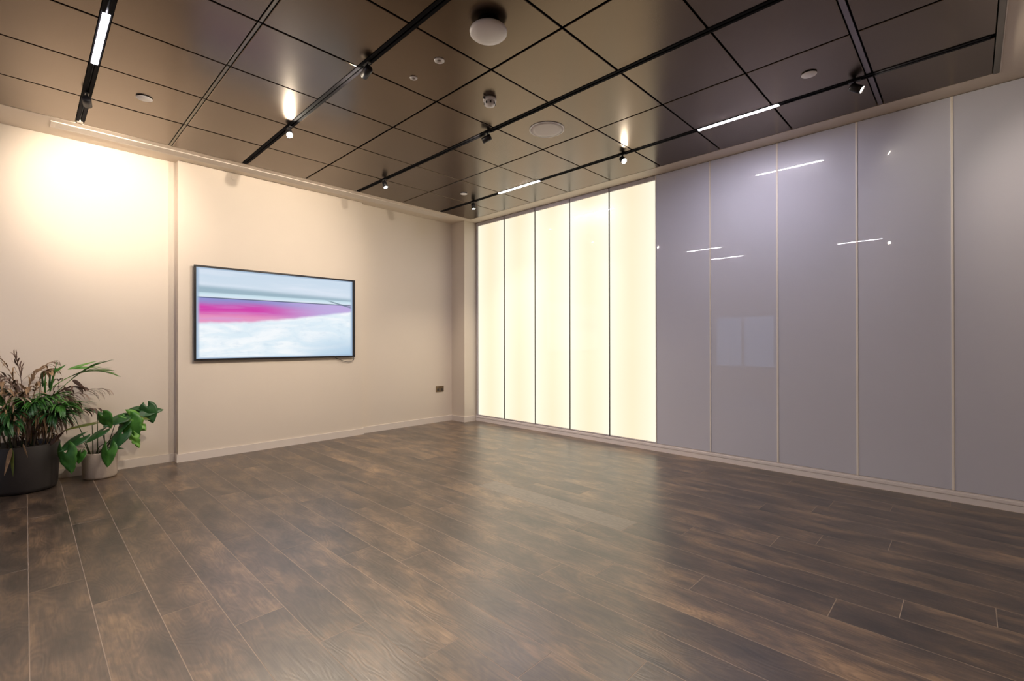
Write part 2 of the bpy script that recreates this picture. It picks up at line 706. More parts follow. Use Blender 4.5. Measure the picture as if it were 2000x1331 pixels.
# linear light inserts
for x, y0, y1, lab in ((.311, 3.397, 4.077, 'glowing linear light in the track above the plants'),
                       (4.010, 3.45, 4.11, 'glowing linear light in the track nearest the lit panels, farther from camera'),
                       (4.010, 1.04, 1.67, 'glowing linear light above the unlit glass panels'),
                       (-.922, 1.1, 1.76, 'added linear light in the track beyond the left edge'),  # out of view, added as fill light
                       (-.922, 3.4, 4.06, 'added linear light in the far-left track near the screen wall')):  # likewise added out of view as fill
    t = thing('linear_light', lab, 'linear light', (x, (y0 + y1) / 2, H), 'linear lights set in the tracks')
    bm = nb()
    box(bm, x - .016, x + .016, y0 + .006, y1 - .006, H - .0052, H - .0042)
    sub('diffuser', bm, M_lin, t)
    for e0, e1 in ((y0, y0 + .0055), (y1 - .0055, y1)):
        bm = nb()
        box(bm, x - .017, x + .017, e0, e1, H - .0062, H - .0042, .0005)
        sub('end_plate', bm, M_track, t)


# ------------------------------------------------------------------ track spotlights
M_lens = mat('lamp_lens_on', (.9, .9, .9), .3, emit=(1.0, .88, .70), strength=60)
M_head = mat('spotlight_black', (.015, .014, .016), .38, spec=.5)


def spot(x, y, target, label, w=1.0, angle=62, blend=.85, glare=60):
    """adapter in the track, short arm, cylindrical head swung so that it looks at the target"""
    base = Vector((x, y, H - .004))
    t = thing('track_spotlight', label, 'spotlight', base, 'spotlights on the ceiling tracks')
    bm = nb()
    box(bm, x - .013, x + .013, y - .035, y + .035, H - .013, H - .0045, .002)
    sub('adapter', bm, M_head, t)
    d = (Vector(target) - base - Vector((0, 0, -.05))).normalized()
    piv = base + Vector((0, 0, -.050))
    bm = nb()
    tube(bm, [base + Vector((0, 0, -.008)), base + Vector((0, 0, -.030)), piv + Vector((0, 0, .010))], .006, 8)
    sub('arm', bm, M_head, t)
    bm = nb()
    c0 = piv - d * .030
    # body: rounded back, straight barrel, hollow front rim
    a = d
    prof = [(0, 0), (.018, 0), (.0245, .004), (.0265, .010), (.0265, .080), (.0235, .080), (.0225, .070), (0, .070)]
    lathe(bm, prof, seg=28)
    q = Vector((0, 0, 1)).rotation_difference(a).to_matrix().to_4x4()
    bmesh.ops.transform(bm, matrix=Matrix.Translation(c0) @ q, verts=bm.verts)
    hd = sub('head', bm, M_head, t)
    bm = nb()
    cyl(bm, c0 + d * .0705, d, .0205, .0205, .003, 24)
    m_ = M_lens
    if glare != 60:
        m_ = M_lens.copy()
        m_.node_tree.nodes['Principled BSDF'].inputs['Emission Strength'].default_value = glare
    sub('lens', bm, m_, hd)
    ld = bpy.data.lights.new('lamp', 'SPOT')
    ld.energy = SPOT_W * w
    ld.color = WARM
    ld.spot_size = math.radians(angle)
    ld.spot_blend = blend
    ld.shadow_soft_size = .018
    lo_ = bpy.data.objects.new('lamp', ld)
    C.objects.link(lo_)
    lo_.parent = t
    lo_.location = (c0 + d * .086) - base
    lo_.rotation_euler = Vector((0, 0, -1)).rotation_difference(d).to_euler()
    return t


TX = [.311, 1.544, 2.777, 4.010]
spot(TX[0], 4.60, (.50, 5.735, 2.55), 'black track spotlight above the plants aimed at the left wall', 1.15, 80, glare=200)
spot(TX[1], 4.10, (.55, .8, 0), 'black track spotlight above the screen shining towards the camera', 3.0, 76, glare=3500)
spot(TX[1], 2.80, (1.55, 5.637, 2.10), 'black track spotlight near the middle joint with its back to the camera', 1.8, 96, glare=1600)
spot(TX[2], 2.98, (1.3, 5.637, 1.9), 'black track spotlight by the smoke detector turned left to the screen wall', 1.9, 84, glare=1600)
spot(TX[2], 4.66, (2.95, 3.3, 0), 'black track spotlight nearest the screen wall on the middle track, shining down', 1.2, 100)
spot(TX[3], 4.58, (3.9, 4.1, 0), 'black track spotlight in the far corner pointing straight down', 1.9, 110)
spot(TX[3], 2.40, (2.6, .4, .9), 'black track spotlight between the two linear lights facing the camera', .7, 60, glare=1000)
spot(TX[3], .57, (4.12, -1.9, 1.3), 'black track spotlight at the right under the cover plate, shining to the right', .8, 100, glare=1000)
spot(-.922, 2.6, (-1.2, 5.7, 1.6), 'added fill spotlight beyond the left edge', .7, 70)  # unseen lamp, added as warm fill for the back wall
spot(-.922, 1.0, (1.6, 1.2, 0), 'added fill spotlight far left lighting the floor', 1.2, 90)  # unseen lamp, added to brighten the floor

# ------------------------------------------------------------------ ceiling fittings
M_dark = mat('dark_slots', (.03, .03, .035), .6)


def disc_thing(name, label, cat, x, y, parts, group=None):
    t = thing(name, label, cat, (x, y, H), group)
    for pn, prof, m, seg in parts:
        bm = nb()
        lathe(bm, prof, (x, y, H), seg)
        o = obj(pn, bm, m)
        o.data.transform(Matrix.Translation((-x, -y, -H)))
        o.parent = t
    return t


disc_thing('access_point', 'large white domed disc fitting hanging under the ceiling tile', 'wireless access point', 1.842, 1.97, [
    ('mount', [(0, .001), (.060, .001), (.060, -.030), (0, -.030)], M_black, 40),
    ('housing', [(0, -.028), (.094, -.028), (.104, -.034), (.108, -.042), (.106, -.052), (.097, -.060), (.06, -.068), (0, -.071)], M_white, 56)])
sd = disc_thing('smoke_detector', 'small white smoke detector with dark slots near the middle track', 'smoke detector', 2.41, 2.565, [
    ('base', [(0, .001), (.047, .001), (.050, -.006), (.050, -.018), (.046, -.022), (0, -.022)], M_white, 40),
    ('chamber', [(0, -.020), (.040, -.022), (.043, -.034), (.038, -.050), (.024, -.056), (.018, -.060), (0, -.061)], M_white, 40)])
for k in range(8):
    a = k * PI / 4 + .2
    bm = nb()
    c = Vector((.0405 * math.cos(a), .0405 * math.sin(a), -.040))
    box(bm, -.002, .003, -.0055, .0055, -.008, .008, .001)
    bmesh.ops.transform(bm, matrix=Matrix.Translation(c) @ Matrix.Rotation(a, 4, 'Z'), verts=bm.verts)
    obj('slot', bm, M_dark, sd)
bm = nb()
box(bm, -.062, -.046, -.006, .006, -.020, -.010, .002)
obj('indicator_tab', bm, M_dark, sd)
M_grille = mat('white_speaker_grille', (.80, .74, .71), .6, bump=.6, bscale=900)
disc_thing('ceiling_speaker', 'large flush round white ceiling speaker grille', 'ceiling speaker', 3.097, 2.586, [
    ('rim', [(.139, .001), (.150, .001), (.150, -.004), (.147, -.006), (.139, -.004)], M_white, 64),
    ('grille', [(0, -.0045), (.10, -.0042), (.1388, -.0032), (.1388, .002), (0, .002)], M_grille, 64)])
for x, y, r, lab in ((1.855, 2.447, .033, 'small white round sensor beside the large disc fitting'),
                     (1.854, 2.734, .026, 'smaller white round sensor, second from the large disc fitting')):
    disc_thing('ceiling_sensor', lab, 'sensor', x, y, [
        ('bezel', [(0, .001), (r, .001), (r, -.004), (r * .85, -.007), (r * .55, -.005), (r * .52, -.003), (0, -.003)], M_white, 36),
        ('lens', [(0, -.0029), (r * .36, -.0032), (r * .3, -.008), (0, -.011)], mat('sensor_lens', (.35, .3, .27), .25) if r > .03 else bpy.data.materials['sensor_lens'], 24)])
for x, y, r, lab in ((.613, 4.381, .050, 'flat white cover plate in the tile near the left linear light'),
                     (3.695, .778, .046, 'flat white cover plate in the dark tile at the right'),
                     (3.716, 4.417, .043, 'flat white cover plate in the tile near the far corner')):
    disc_thing('sprinkler_cover', lab, 'sprinkler cover', x, y, [
        ('collar', [(r * .8, .001), (r * .86, .001), (r * .86, -.005), (r * .8, -.005)], M_dark, 36),
        ('plate', [(0, -.005), (r * .97, -.005), (r, -.006), (r, -.008), (r * .97, -.009), (0, -.009)], M_white, 40)],
        'sprinkler cover plates')

# ------------------------------------------------------------------ linear air grille
gr = thing('air_grille', 'long cream linear air grille in the ceiling border above the screen wall', 'air vent', (2.17, 5.445, H))
GX0, GX1, GY0, GY1 = .142, 4.20, 5.365, 5.515
M_gr = mat('grille_cream', (.70, .63, .56), .4)
bm = nb()
box(bm, GX0, GX1, GY0, GY0 + .028, H - .008, H + .001, .0015)
box(bm, GX0, GX1, GY1 - .028, GY1, H - .008, H + .001, .0015)
box(bm, GX0, GX0 + .03, GY0 + .028, GY1 - .028, H - .008, H + .001, .0015)
box(bm, GX1 - .03, GX1, GY0 + .028, GY1 - .028, H - .008, H + .001, .0015)
sub('frame', bm, M_gr, gr)
bm = nb()
box(bm, GX0 + .03, GX1 - .03, GY0 + .028, GY1 - .028, H - .0012, H - .0004)
sub('backing', bm, mat('grille_shadow', (.07, .06, .05), .8), gr)
nsl = 6
w = (GY1 - GY0 - .056) / nsl
for k in range(nsl):
    bm = nb()
    y0 = GY0 + .028 + w * (k + .18)
    vs = box(bm, GX0 + .03, GX1 - .03, y0, y0 + w * .62, H - .0068, H - .0052)
    bmesh.ops.rotate(bm, verts=bm.verts, cent=(2, y0 + w * .3, H - .006), matrix=Matrix.Rotation(math.radians(-14), 3, 'X'))
    sub('slat', bm, M_gr, gr)
bm = nb()
x = GX0 + .1
while x < GX1 - .04:
    box(bm, x, x + .004, GY0 + .028, GY1 - .028, H - .0050, H - .0012)
    x += .05
o = sub('cross_blades', bm, M_gr, gr)
o['kind'] = 'stuff'

# thin disc in the wall material at the top of the screen wall
bm = nb()
cyl(bm, (1.545, YB + .001, 2.945), (0, -1, 0), .024, .020, .003, 28)
o = obj('wall_disc', bm, M_wall)
recenter(o)
tag(o, 'small round wall-coloured disc high on the wall above the screen', 'blanking disc')


# ------------------------------------------------------------------ screen
def screen_material():
    m = bpy.data.materials.new('screen_picture')
    m.use_nodes = True
    nt = m.node_tree
    N, L = nt.nodes, nt.links
    b = N['Principled BSDF']
    b.inputs['Base Color'].default_value = (.01, .01, .012, 1)
    b.inputs['Roughness'].default_value = .12
    tc = N.new('ShaderNodeTexCoord')
    sp = N.new('ShaderNodeSeparateXYZ')
    L.new(tc.outputs['Generated'], sp.inputs[0])
    X, Z = sp.outputs['X'], sp.outputs['Z']

    def mth(op, a, b_=None, c=None, clamp=False):
        n = N.new('ShaderNodeMath')
        n.operation = op
        n.use_clamp = clamp
        for i, v in enumerate((a, b_, c)):
            if v is None:
                continue
            if isinstance(v, (int, float)):
                n.inputs[i].default_value = v
            else:
                L.new(v, n.inputs[i])
        return n.outputs[0]

    def noise(sx, sz, detail=6, off=0.0, dist=0.0):
        mp = N.new('ShaderNodeMapping')
        mp.inputs['Scale'].default_value = (sx, 1, sz)
        mp.inputs['Location'].default_value = (off, 0, off)
        L.new(tc.outputs['Generated'], mp.inputs[0])
        n = N.new('ShaderNodeTexNoise')
        n.inputs['Scale'].default_value = 1
        n.inputs['Detail'].default_value = detail
        n.inputs['Distortion'].default_value = dist
        L.new(mp.outputs[0], n.inputs['Vector'])
        return n.outputs['Fac']

    def smooth(v, e0, e1):
        n = N.new('ShaderNodeMapRange')
        n.interpolation_type = 'SMOOTHSTEP'
        for i, q in ((1, e0), (2, e1)):
            if isinstance(q, (int, float)):
                n.inputs[i].default_value = q
            else:
                L.new(q, n.inputs[i])
        L.new(v, n.inputs[0])
        return n.outputs[0]

    def mixc(f, a, b_):
        n = N.new('ShaderNodeMix')
        n.data_type = 'RGBA'
        if isinstance(f, (int, float)):
            n.inputs[0].default_value = f
        else:
            L.new(f, n.inputs[0])
        for i, c in ((6, a), (7, b_)):
            if isinstance(c, tuple):
                n.inputs[i].default_value = (*c, 1)
            else:
                L.new(c, n.inputs[i])
        return n.outputs[2]

    # sky, pale at the right, teal haze bands above the horizon
    skyn = noise(1.6, 9, 5, 3)
    sky = mixc(smooth(Z, .66, 1.0), (.64, .74, .84), (.58, .70, .82))
    sky = mixc(mth('MULTIPLY', smooth(skyn, .4, .7), .6), sky, (.78, .83, .93))
    band = mth('MULTIPLY', smooth(mth('ADD', Z, mth('MULTIPLY', skyn, .05)), .72, .76), smooth(mth('ADD', Z, mth('MULTIPLY', X, .04)), .83, .77))
    sky = mixc(mth('MULTIPLY', band, .75), sky, (.22, .36, .44))
    lb = mth('MULTIPLY', smooth(Z, .685, .70), smooth(Z, .735, .72))
    sky = mixc(mth('MULTIPLY', lb, .6), sky, (.62, .82, .90))
    # lake: violet near the horizon, magenta in the middle, rose at the shore
    warp = mth('MULTIPLY', mth('SUBTRACT', noise(2, 10, 5, 7), .5), .10)
    zl = mth('ADD', Z, warp)
    lake = mixc(smooth(zl, .66, .56), (.27, .27, .60), (.62, .05, .40))
    lake = mixc(smooth(zl, .54, .44), lake, (.76, .30, .52))
    lake = mixc(smooth(X, .30, .85), lake, (.50, .40, .72))
    lake = mixc(mth('MULTIPLY', smooth(noise(3, 26, 3, 1), .5, .75), .35), lake, (.62, .36, .74))
    # shore line: climbs to the right
    shore = mth('ADD', mth('MULTIPLY', mth('POWER', X, 1.6), .21), .385)
    shore = mth('ADD', shore, mth('MULTIPLY', mth('SUBTRACT', noise(9, 9, 6, 5), .5), .05))
    salt = mixc(smooth(noise(3, 7, 8, 9, 1.2), .35, .65), (.72, .84, .92), (.90, .94, .97))
    salt = mixc(mth('MULTIPLY', smooth(X, .45, 1.0), smooth(Z, .35, .0)), salt, (.42, .60, .76))
    salt = mixc(mth('MULTIPLY', smooth(noise(16, 22, 8, 2), .52, .7), .3), salt, (.55, .68, .80))
    land = mixc(smooth(Z, mth('ADD', shore, .025), mth('SUBTRACT', shore, .02)), lake, salt)
    horizon = mth('SUBTRACT', .675, mth('MULTIPLY', X, .0))
    pic = mixc(smooth(Z, .672, .678), land, sky)
    line = mth('MULTIPLY', smooth(Z, .664, .671), smooth(Z, .682, .675))
    pic = mixc(mth('MULTIPLY', line, .85), pic, (.05, .09, .13))
    # dark ribs running down to the right edge
    rib = mth('ABSOLUTE', mth('SUBTRACT', Z, mth('SUBTRACT', 1.06, mth('MULTIPLY', X, .42))))
    ribm = mth('MULTIPLY', smooth(rib, .012, .004), smooth(X, .78, .86))
    pic = mixc(mth('MULTIPLY', ribm, .8), pic, (.10, .17, .22))
    # backlight falls off towards the picture's border
    eb = mth('MINIMUM', mth('MINIMUM', X, mth('SUBTRACT', 1, X)), mth('MINIMUM', Z, mth('SUBTRACT', 1, Z)))
    pic = mixc(smooth(eb, .0, .025), (.33, .45, .6), pic)
    L.new(pic, b.inputs['Emission Color'])
    b.inputs['Emission Strength'].default_value = 1.0
    return m


tv = thing('wall_screen', 'wide black-framed screen showing a pink lake, hung on the bay wall', 'screen', (2.04, YB, .99))
SX0, SX1, SZ0, SZ1 = 1.180, 2.912, 1.004, 1.974
YS = YB - .045
bm = nb()
box(bm, SX0 + .05, SX1 - .05, YB - .018, YB - .0005, SZ0 + .06, SZ1 - .06)
sub('mount', bm, M_black, tv)
bm = nb()
box(bm, SX0 + .004, SX1 - .004, YS + .015, YB - .018, SZ0 + .004, SZ1 - .004, .003)
sub('back_shell', bm, M_black, tv)
bm = nb()
fb = .020
M_bez = mat('screen_bezel', (.02, .018, .02), .25)
box(bm, SX0, SX1, YS, YS + .02, SZ0, SZ0 + fb, .002)
box(bm, SX0, SX1, YS, YS + .02, SZ1 - fb, SZ1, .002)
box(bm, SX0, SX0 + fb, YS, YS + .02, SZ0 + fb, SZ1 - fb, .002)
box(bm, SX1 - fb * 1.8, SX1, YS, YS + .02, SZ0 + fb, SZ1 - fb, .002)
sub('bezel', bm, M_bez, tv)
bm = nb()
box(bm, SX0 + fb, SX1 - fb * 1.8, YS + .005, YS + .012, SZ0 + fb, SZ1 - fb)
sub('picture', bm, screen_material(), tv)
bm = nb()
pts = [(2.655, 5.622, 1.012), (2.68, 5.620, .992), (2.735, 5.616, .968), (2.79, 5.614, .950), (2.84, 5.614, .944), (2.885, 5.616, .955),
       (2.905, 5.618, .975), (2.903, 5.622, 1.010)]
sm = []
for i in range(len(pts) - 1):
    p0, p1, p2, p3 = [Vector(pts[min(max(i + k, 0), len(pts) - 1)]) for k in (-1, 0, 1, 2)]
    for s in range(5):
        t_ = s / 5
        sm.append(.5 * ((2 * p1) + (-p0 + p2) * t_ + (2 * p0 - 5 * p1 + 4 * p2 - p3) * t_ ** 2 + (-p0 + 3 * p1 - 3 * p2 + p3) * t_ ** 3))
sm.append(Vector(pts[-1]))
tube(bm, sm, .0035, 6)
sub('power_cable', bm, M_black, tv)

# ------------------------------------------------------------------ socket
M_brass = mat('bronze_plate', (.20, .14, .085), .35, metal=.8)
so = thing('double_socket', 'bronze double wall socket low on the wall near the corner', 'socket', (4.318, YRR, .45))
X0, X1, Z0, Z1 = 4.245, 4.391, .449, .535
bm = nb()
box(bm, X0, X1, YRR - .007, YRR - .0005, Z0, Z1, .002)
sub('face_plate', bm, M_brass, so)
for s in (0, 1):
    cx = X0 + .040 + s * .066
    bm = nb()
    box(bm, cx - .019, cx + .019, YRR - .0095, YRR - .007, Z0 + .014, Z0 + .052, .001)
    ou = sub('outlet', bm, mat('socket_insert', (.05, .04, .035), .4) if s == 0 else bpy.data.materials['socket_insert'], so)
    for hx, hz, hw, hh in ((0, .043, .004, .009), (-.010, .026, .008, .004), (.010, .026, .008, .004)):
        bm = nb()
        box(bm, cx + hx - hw / 2, cx + hx + hw / 2, YRR - .0102, YRR - .0095, Z0 + hz - hh / 2, Z0 + hz + hh / 2)
        sub('pin_hole', bm, M_void, ou)
    bm = nb()
    sx = X0 + .058 + s * .030
    box(bm, sx - .006, sx + .006, YRR - .0125, YRR - .007, Z1 - .026, Z1 - .010, .0015)
    sub('switch', bm, M_cream if False else M_brass, so)


# ------------------------------------------------------------------ plants
def leaf_mat(name, col, col2, rough=.4):
    m = mat(name, col, rough, spec=.5, var=.5, vscale=22, vcol=col2)
    b = m.node_tree.nodes['Principled BSDF']
    b.inputs['Transmission Weight'].default_value = 0
    return m


M_g_dark = leaf_mat('leaf_dark_green', (.035, .13, .03), (.012, .06, .016))
M_g_mid = leaf_mat('leaf_green', (.085, .27, .04), (.03, .13, .02))
M_g_lite = leaf_mat('leaf_bright_green', (.19, .42, .06), (.07, .24, .03))
M_olive = leaf_mat('leaf_olive', (.17, .19, .035), (.07, .11, .02))
M_dry = leaf_mat('dry_leaf_tan', (.40, .26, .13), (.20, .12, .07), .7)
M_dry2 = leaf_mat('dry_leaf_brown', (.17, .10, .07), (.08, .05, .035), .7)
M_grey = leaf_mat('dry_leaf_mauve', (.36, .27, .21), (.22, .15, .12), .7)
M_stem = leaf_mat('cane_stem', (.16, .13, .07), (.08, .06, .04), .6)
M_petiole = leaf_mat('petiole_green', (.07, .12, .035), (.05, .06, .02), .5)
M_soil = mat('potting_soil', (.03, .022, .016), .95, bump=1, bscale=60)
M_pot_dark = mat('charcoal_pot', (.028, .023, .021), .55, var=.35, vscale=5, bump=.15, bscale=60)
M_pot_pale = mat('concrete_pot', (.50, .42, .35), .8, var=.25, vscale=9, bump=.5, bscale=50)


def pot(name_t, x, y, rb, rt, h, m, wall):
    bm = nb()
    e = .035 if h > .3 else .022
    prof = [(0, 0), (rb - e, 0), (rb - e * .3, e * .22), (rb, e), ((rb + rt) / 2, h / 2), (rt, h - .006), (rt - .003, h), (rt - wall + .003, h),
            (rt - wall, h - .006), (rt - wall - .004, h - .06)]
    lathe(bm, prof, seg=72)
    o = obj('pot', bm, m, name_t)
    bm = nb()
    n = 26
    lathe(bm, [(0, h - .030), ((rt - wall) * .5, h - .034), (rt - wall - .001, h - .045)], seg=n)
    for v in bm.verts:
        v.co.z += random.uniform(-.004, .004)
    obj('soil', bm, M_soil, name_t)


def ribbon(bm, pts, wid, fold, side):
    """leaflet: strip of quads with a centre fold"""
    prev = None
    n = len(pts) - 1
    for i, p in enumerate(pts):
        t = i / n
        w_ = wid * (math.sin(PI * min(1, .12 + t * .88)) ** .6 if i < n else .02)
        a = bm.verts.new(p - side * w_ + Vector((0, 0, fold * w_)))
        c = bm.verts.new(p)
        b_ = bm.verts.new(p + side * w_ + Vector((0, 0, fold * w_)))
        if prev:
            for q in ((prev[0], prev[1], c, a), (prev[1], prev[2], b_, c)):
                f = bm.faces.new(q)
                f.smooth = True
        prev = (a, c, b_)


YMAX = YL - .012


def frond(parent, org, base, tip, arch, nl=15, ll=.24, lw_=.010, spread=.9, droop=.3, m=None, dry=False, start=.35, rng=None):
    """feather leaf: rachis from base to tip with leaflets on both sides"""
    rng = rng or random
    base, tip = Vector(base), Vector(tip)
    mid = (base + tip) / 2 + Vector(arch)
    pts = bez(base, mid, tip, 16)
    bm = nb()
    tube(bm, pts, [.0042 - .0032 * i / 16 for i in range(17)], 5)
    up = Vector((0, 0, 1))
    for k in range(nl):
        t = start + (1 - start) * k / (nl - 1)
        i = min(int(t * 16), 15)
        p = pts[i].lerp(pts[i + 1], t * 16 - i)
        d = (pts[i + 1] - pts[i]).normalized()
        sd_ = d.cross(up)
        if sd_.length < .1:
            sd_ = d.cross(Vector((0, 1, 0)))
        sd_.normalize()
        for s in (-1, 1):
            if dry and rng.random() < .25:
                continue
            L_ = ll * (1 - .55 * abs(t - .55) / .5) * rng.uniform(.8, 1.15)
            ang = spread * (1 - .55 * (t - start) / (1 - start)) * rng.uniform(.85, 1.1)
            dr = (d * math.cos(ang) + sd_ * s * math.sin(ang)).normalized()
            q = [p]
            g = droop * rng.uniform(.6, 1.5) * (2.2 if dry else 1)
            steps = 6
            for j in range(steps):
                dr = (dr + Vector((0, 0, -1)) * g * (j + 1) / steps * .45 +
                      (Vector((rng.uniform(-.3, .3), rng.uniform(-.3, .3), rng.uniform(-.3, .2))) if dry else Vector((0, 0, 0)))).normalized()
                q.append(q[-1] + dr * L_ / steps)
            side = dr.cross(up)
            if side.length < .05:
                side = Vector((1, 0, 0))
            side.normalize()
            ribbon(bm, q, lw_ * rng.uniform(.8, 1.3) * (.75 if dry else .72), .25 if dry else .5, side)
    for v in bm.verts:
        if v.co.y > YMAX:
            v.co.y = YMAX - (v.co.y - YMAX) * .15
        if v.co.z < .015:
            v.co.z = .015
    bmesh.ops.translate(bm, verts=bm.verts, vec=-Vector(org))
    return obj('frond', bm, m, parent, norm=False)


POT1 = Vector((-.005, 5.495, 0))
palm = thing('potted_palm', 'half-dried green and brown palm in a large charcoal pot at the left edge', 'potted palm', POT1)
pot(palm, 0, 0, .198, .213, .373, M_pot_dark, .016)
rg = random.Random(5)
canes = []
for k in range(13):
    a = k * 2.4
    rr_ = .04 + .10 * ((k * .37) % 1)
    b0 = POT1 + Vector((rr_ * math.cos(a), rr_ * math.sin(a) * .8, .33))
    top = POT1 + Vector((rr_ * math.cos(a) * 1.9, rr_ * math.sin(a) * 1.0, rg.uniform(.58, .86)))
    bm = nb()
    pts = bez(b0 - POT1, (b0 + top) / 2 - POT1 + Vector((rg.uniform(-.03, .03), rg.uniform(-.03, .03), 0)), top - POT1, 8)
    tube(bm, pts, [.0065 - .0004 * i for i in range(9)], 7)
    obj('cane', bm, M_stem if k % 3 else M_petiole, palm)
    canes.append(top)


def fr(b, tpx, Y, arch, **kw):
    """frond whose tip is named by where the photograph shows it, at depth Y"""
    return frond(palm, POT1, b, at(tpx[0], tpx[1], Y), arch, rng=rg, **kw)


def pt(u, v, Y):
    return at(u, v, Y)


# green fronds
fr(pt(92, 765, 5.50), (206, 728), 5.40, (0, 0, .13), nl=14, ll=.21, lw_=.011, spread=.42, droop=.18, m=M_g_lite, start=.40)
fr(pt(90, 790, 5.48), (192, 712), 5.42, (0, 0, .09), nl=11, ll=.20, lw_=.010, spread=.45, droop=.15, m=M_g_mid, start=.45)
fr(pt(95, 830, 5.40), (62, 790), 5.30, (.02, 0, .16), nl=13, ll=.19, lw_=.012, spread=1.0, droop=.9, m=M_g_dark, start=.3)
fr(pt(85, 830, 5.35), (100, 775), 5.22, (.03, -.05, .12), nl=14, ll=.18, lw_=.012, spread=1.1, droop=1.0, m=M_g_mid, start=.25)
fr(pt(90, 850, 5.40), (118, 790), 5.28, (.03, 0, .12), nl=12, ll=.16, lw_=.011, spread=1.1, droop=1.0, m=M_g_dark, start=.3)
fr(pt(40, 850, 5.35), (-18, 768), 5.28, (0, 0, .10), nl=14, ll=.19, lw_=.012, spread=.8, droop=.8, m=M_g_mid, start=.25)
fr(pt(50, 840, 5.40), (2, 758), 5.38, (.04, 0, .06), nl=13, ll=.17, lw_=.011, spread=.7, droop=.5, m=M_g_dark, start=.3)
fr(pt(30, 850, 5.30), (-30, 812), 5.22, (.02, 0, .14), nl=13, ll=.20, lw_=.012, spread=1.0, droop=1.1, m=M_g_mid, start=.25)
fr(pt(20, 860, 5.30), (8, 835), 5.18, (.0, 0, .16), nl=10, ll=.18, lw_=.013, spread=1.0, droop=1.4, m=M_g_dark, start=.35)
# brown, tan and mauve ones
for b_, tp, Y, ar, kw in (
        ((85, 800, 5.50), (208, 760), 5.44, (0, 0, .10), dict(m=M_grey, ll=.18, nl=13, spread=.35, lw_=.008)),
        ((80, 800, 5.48), (162, 757), 5.40, (0, 0, .13), dict(m=M_dry2, ll=.14, nl=12, spread=.45, lw_=.014)),
        ((90, 830, 5.45), (150, 790), 5.38, (.0, 0, .16), dict(m=M_dry2, ll=.16, nl=13, spread=.8, lw_=.013)),
        ((90, 840, 5.44), (196, 798), 5.40, (0, 0, .11), dict(m=M_dry2, ll=.12, nl=11, spread=.5, lw_=.010)),
        ((60, 800, 5.50), (96, 722), 5.45, (-.02, 0, .12), dict(m=M_dry, ll=.18, nl=14, spread=.9, lw_=.013)),
        ((45, 800, 5.52), (100, 708), 5.50, (-.05, 0, .12), dict(m=M_dry, ll=.15, nl=12, spread=.7, lw_=.009)),
        ((45, 820, 5.50), (30, 694), 5.50, (.03, 0, .02), dict(m=M_dry2, ll=.15, nl=12, spread=.5, lw_=.006, droop=.05)),
        ((40, 820, 5.52), (-5, 692), 5.45, (.06, 0, .08), dict(m=M_dry, ll=.14, nl=12, spread=.5, lw_=.006)),
        ((45, 820, 5.50), (5, 735), 5.42, (.03, 0, .12), dict(m=M_dry2, ll=.19, nl=15, spread=1.0, lw_=.012)),
        ((30, 820, 5.45), (-30, 730), 5.36, (.03, 0, .12), dict(m=M_dry, ll=.20, nl=15, spread=1.0, lw_=.012)),
        ((35, 840, 5.40), (52, 760), 5.25, (.0, -.03, .13), dict(m=M_dry, ll=.20, nl=15, spread=1.1, lw_=.010)),
        ((50, 850, 5.40), (20, 775), 5.26, (.0, -.03, .12), dict(m=M_grey, ll=.22, nl=14, spread=1.1, lw_=.011)),
        ((75, 850, 5.42), (88, 800), 5.22, (.0, -.02, .10), dict(m=M_dry2, ll=.24, nl=15, spread=1.2, lw_=.010, droop=1.2)),
        ((95, 850, 5.45), (110, 800), 5.28, (.0, 0, .10), dict(m=M_dry2, ll=.24, nl=15, spread=1.2, lw_=.010, droop=1.2)),
        ((60, 850, 5.40), (60, 800), 5.20, (.0, 0, .10), dict(m=M_dry, ll=.24, nl=15, spread=1.2, lw_=.009, droop=1.2)),
        ((30, 850, 5.40), (10, 800), 5.20, (.0, 0, .10), dict(m=M_dry, ll=.20, nl=13, spread=1.2, lw_=.009, droop=1.2)),
        ((100, 840, 5.48), (128, 775), 5.40, (.0, 0, .12), dict(m=M_dry2, ll=.20, nl=13, spread=1.0, lw_=.010, droop=1.0))):
    kw.setdefault('droop', .5)
    fr(pt(*b_), tp, Y, ar, dry=True, start=.3, **kw)


for k in range(16):
    u0, v0 = rg.uniform(-5, 112), rg.uniform(862, 872)
    b0 = pt(u0, v0, 5.42 + rg.uniform(0, .14))
    tp = (u0 + rg.uniform(-28, 28), rg.uniform(735, 810))
    m_ = (M_dry, M_dry2, M_grey, M_stem)[k % 4]
    fr((b0.x, b0.y, b0.z), tp, 5.40 + rg.uniform(-.08, .12), (rg.uniform(-.03, .03), 0, rg.uniform(0, .05)), dry=True, start=.15, m=m_, ll=.13, nl=9,
       spread=1.3, lw_=.008, droop=1.3)
for k, (u0, v0, tu, tv_) in enumerate(((88, 830, 60, 792), (100, 835, 125, 795), (95, 845, 112, 812), (80, 835, 72, 782), (15, 850, 22, 806))):
    fr(pt(u0, v0, 5.34), (tu, tv_), 5.20, (0, -.02, .14), nl=22, ll=.23, lw_=.0085, spread=1.1, droop=.8, m=(M_g_dark, M_g_mid)[k % 2], start=.25)


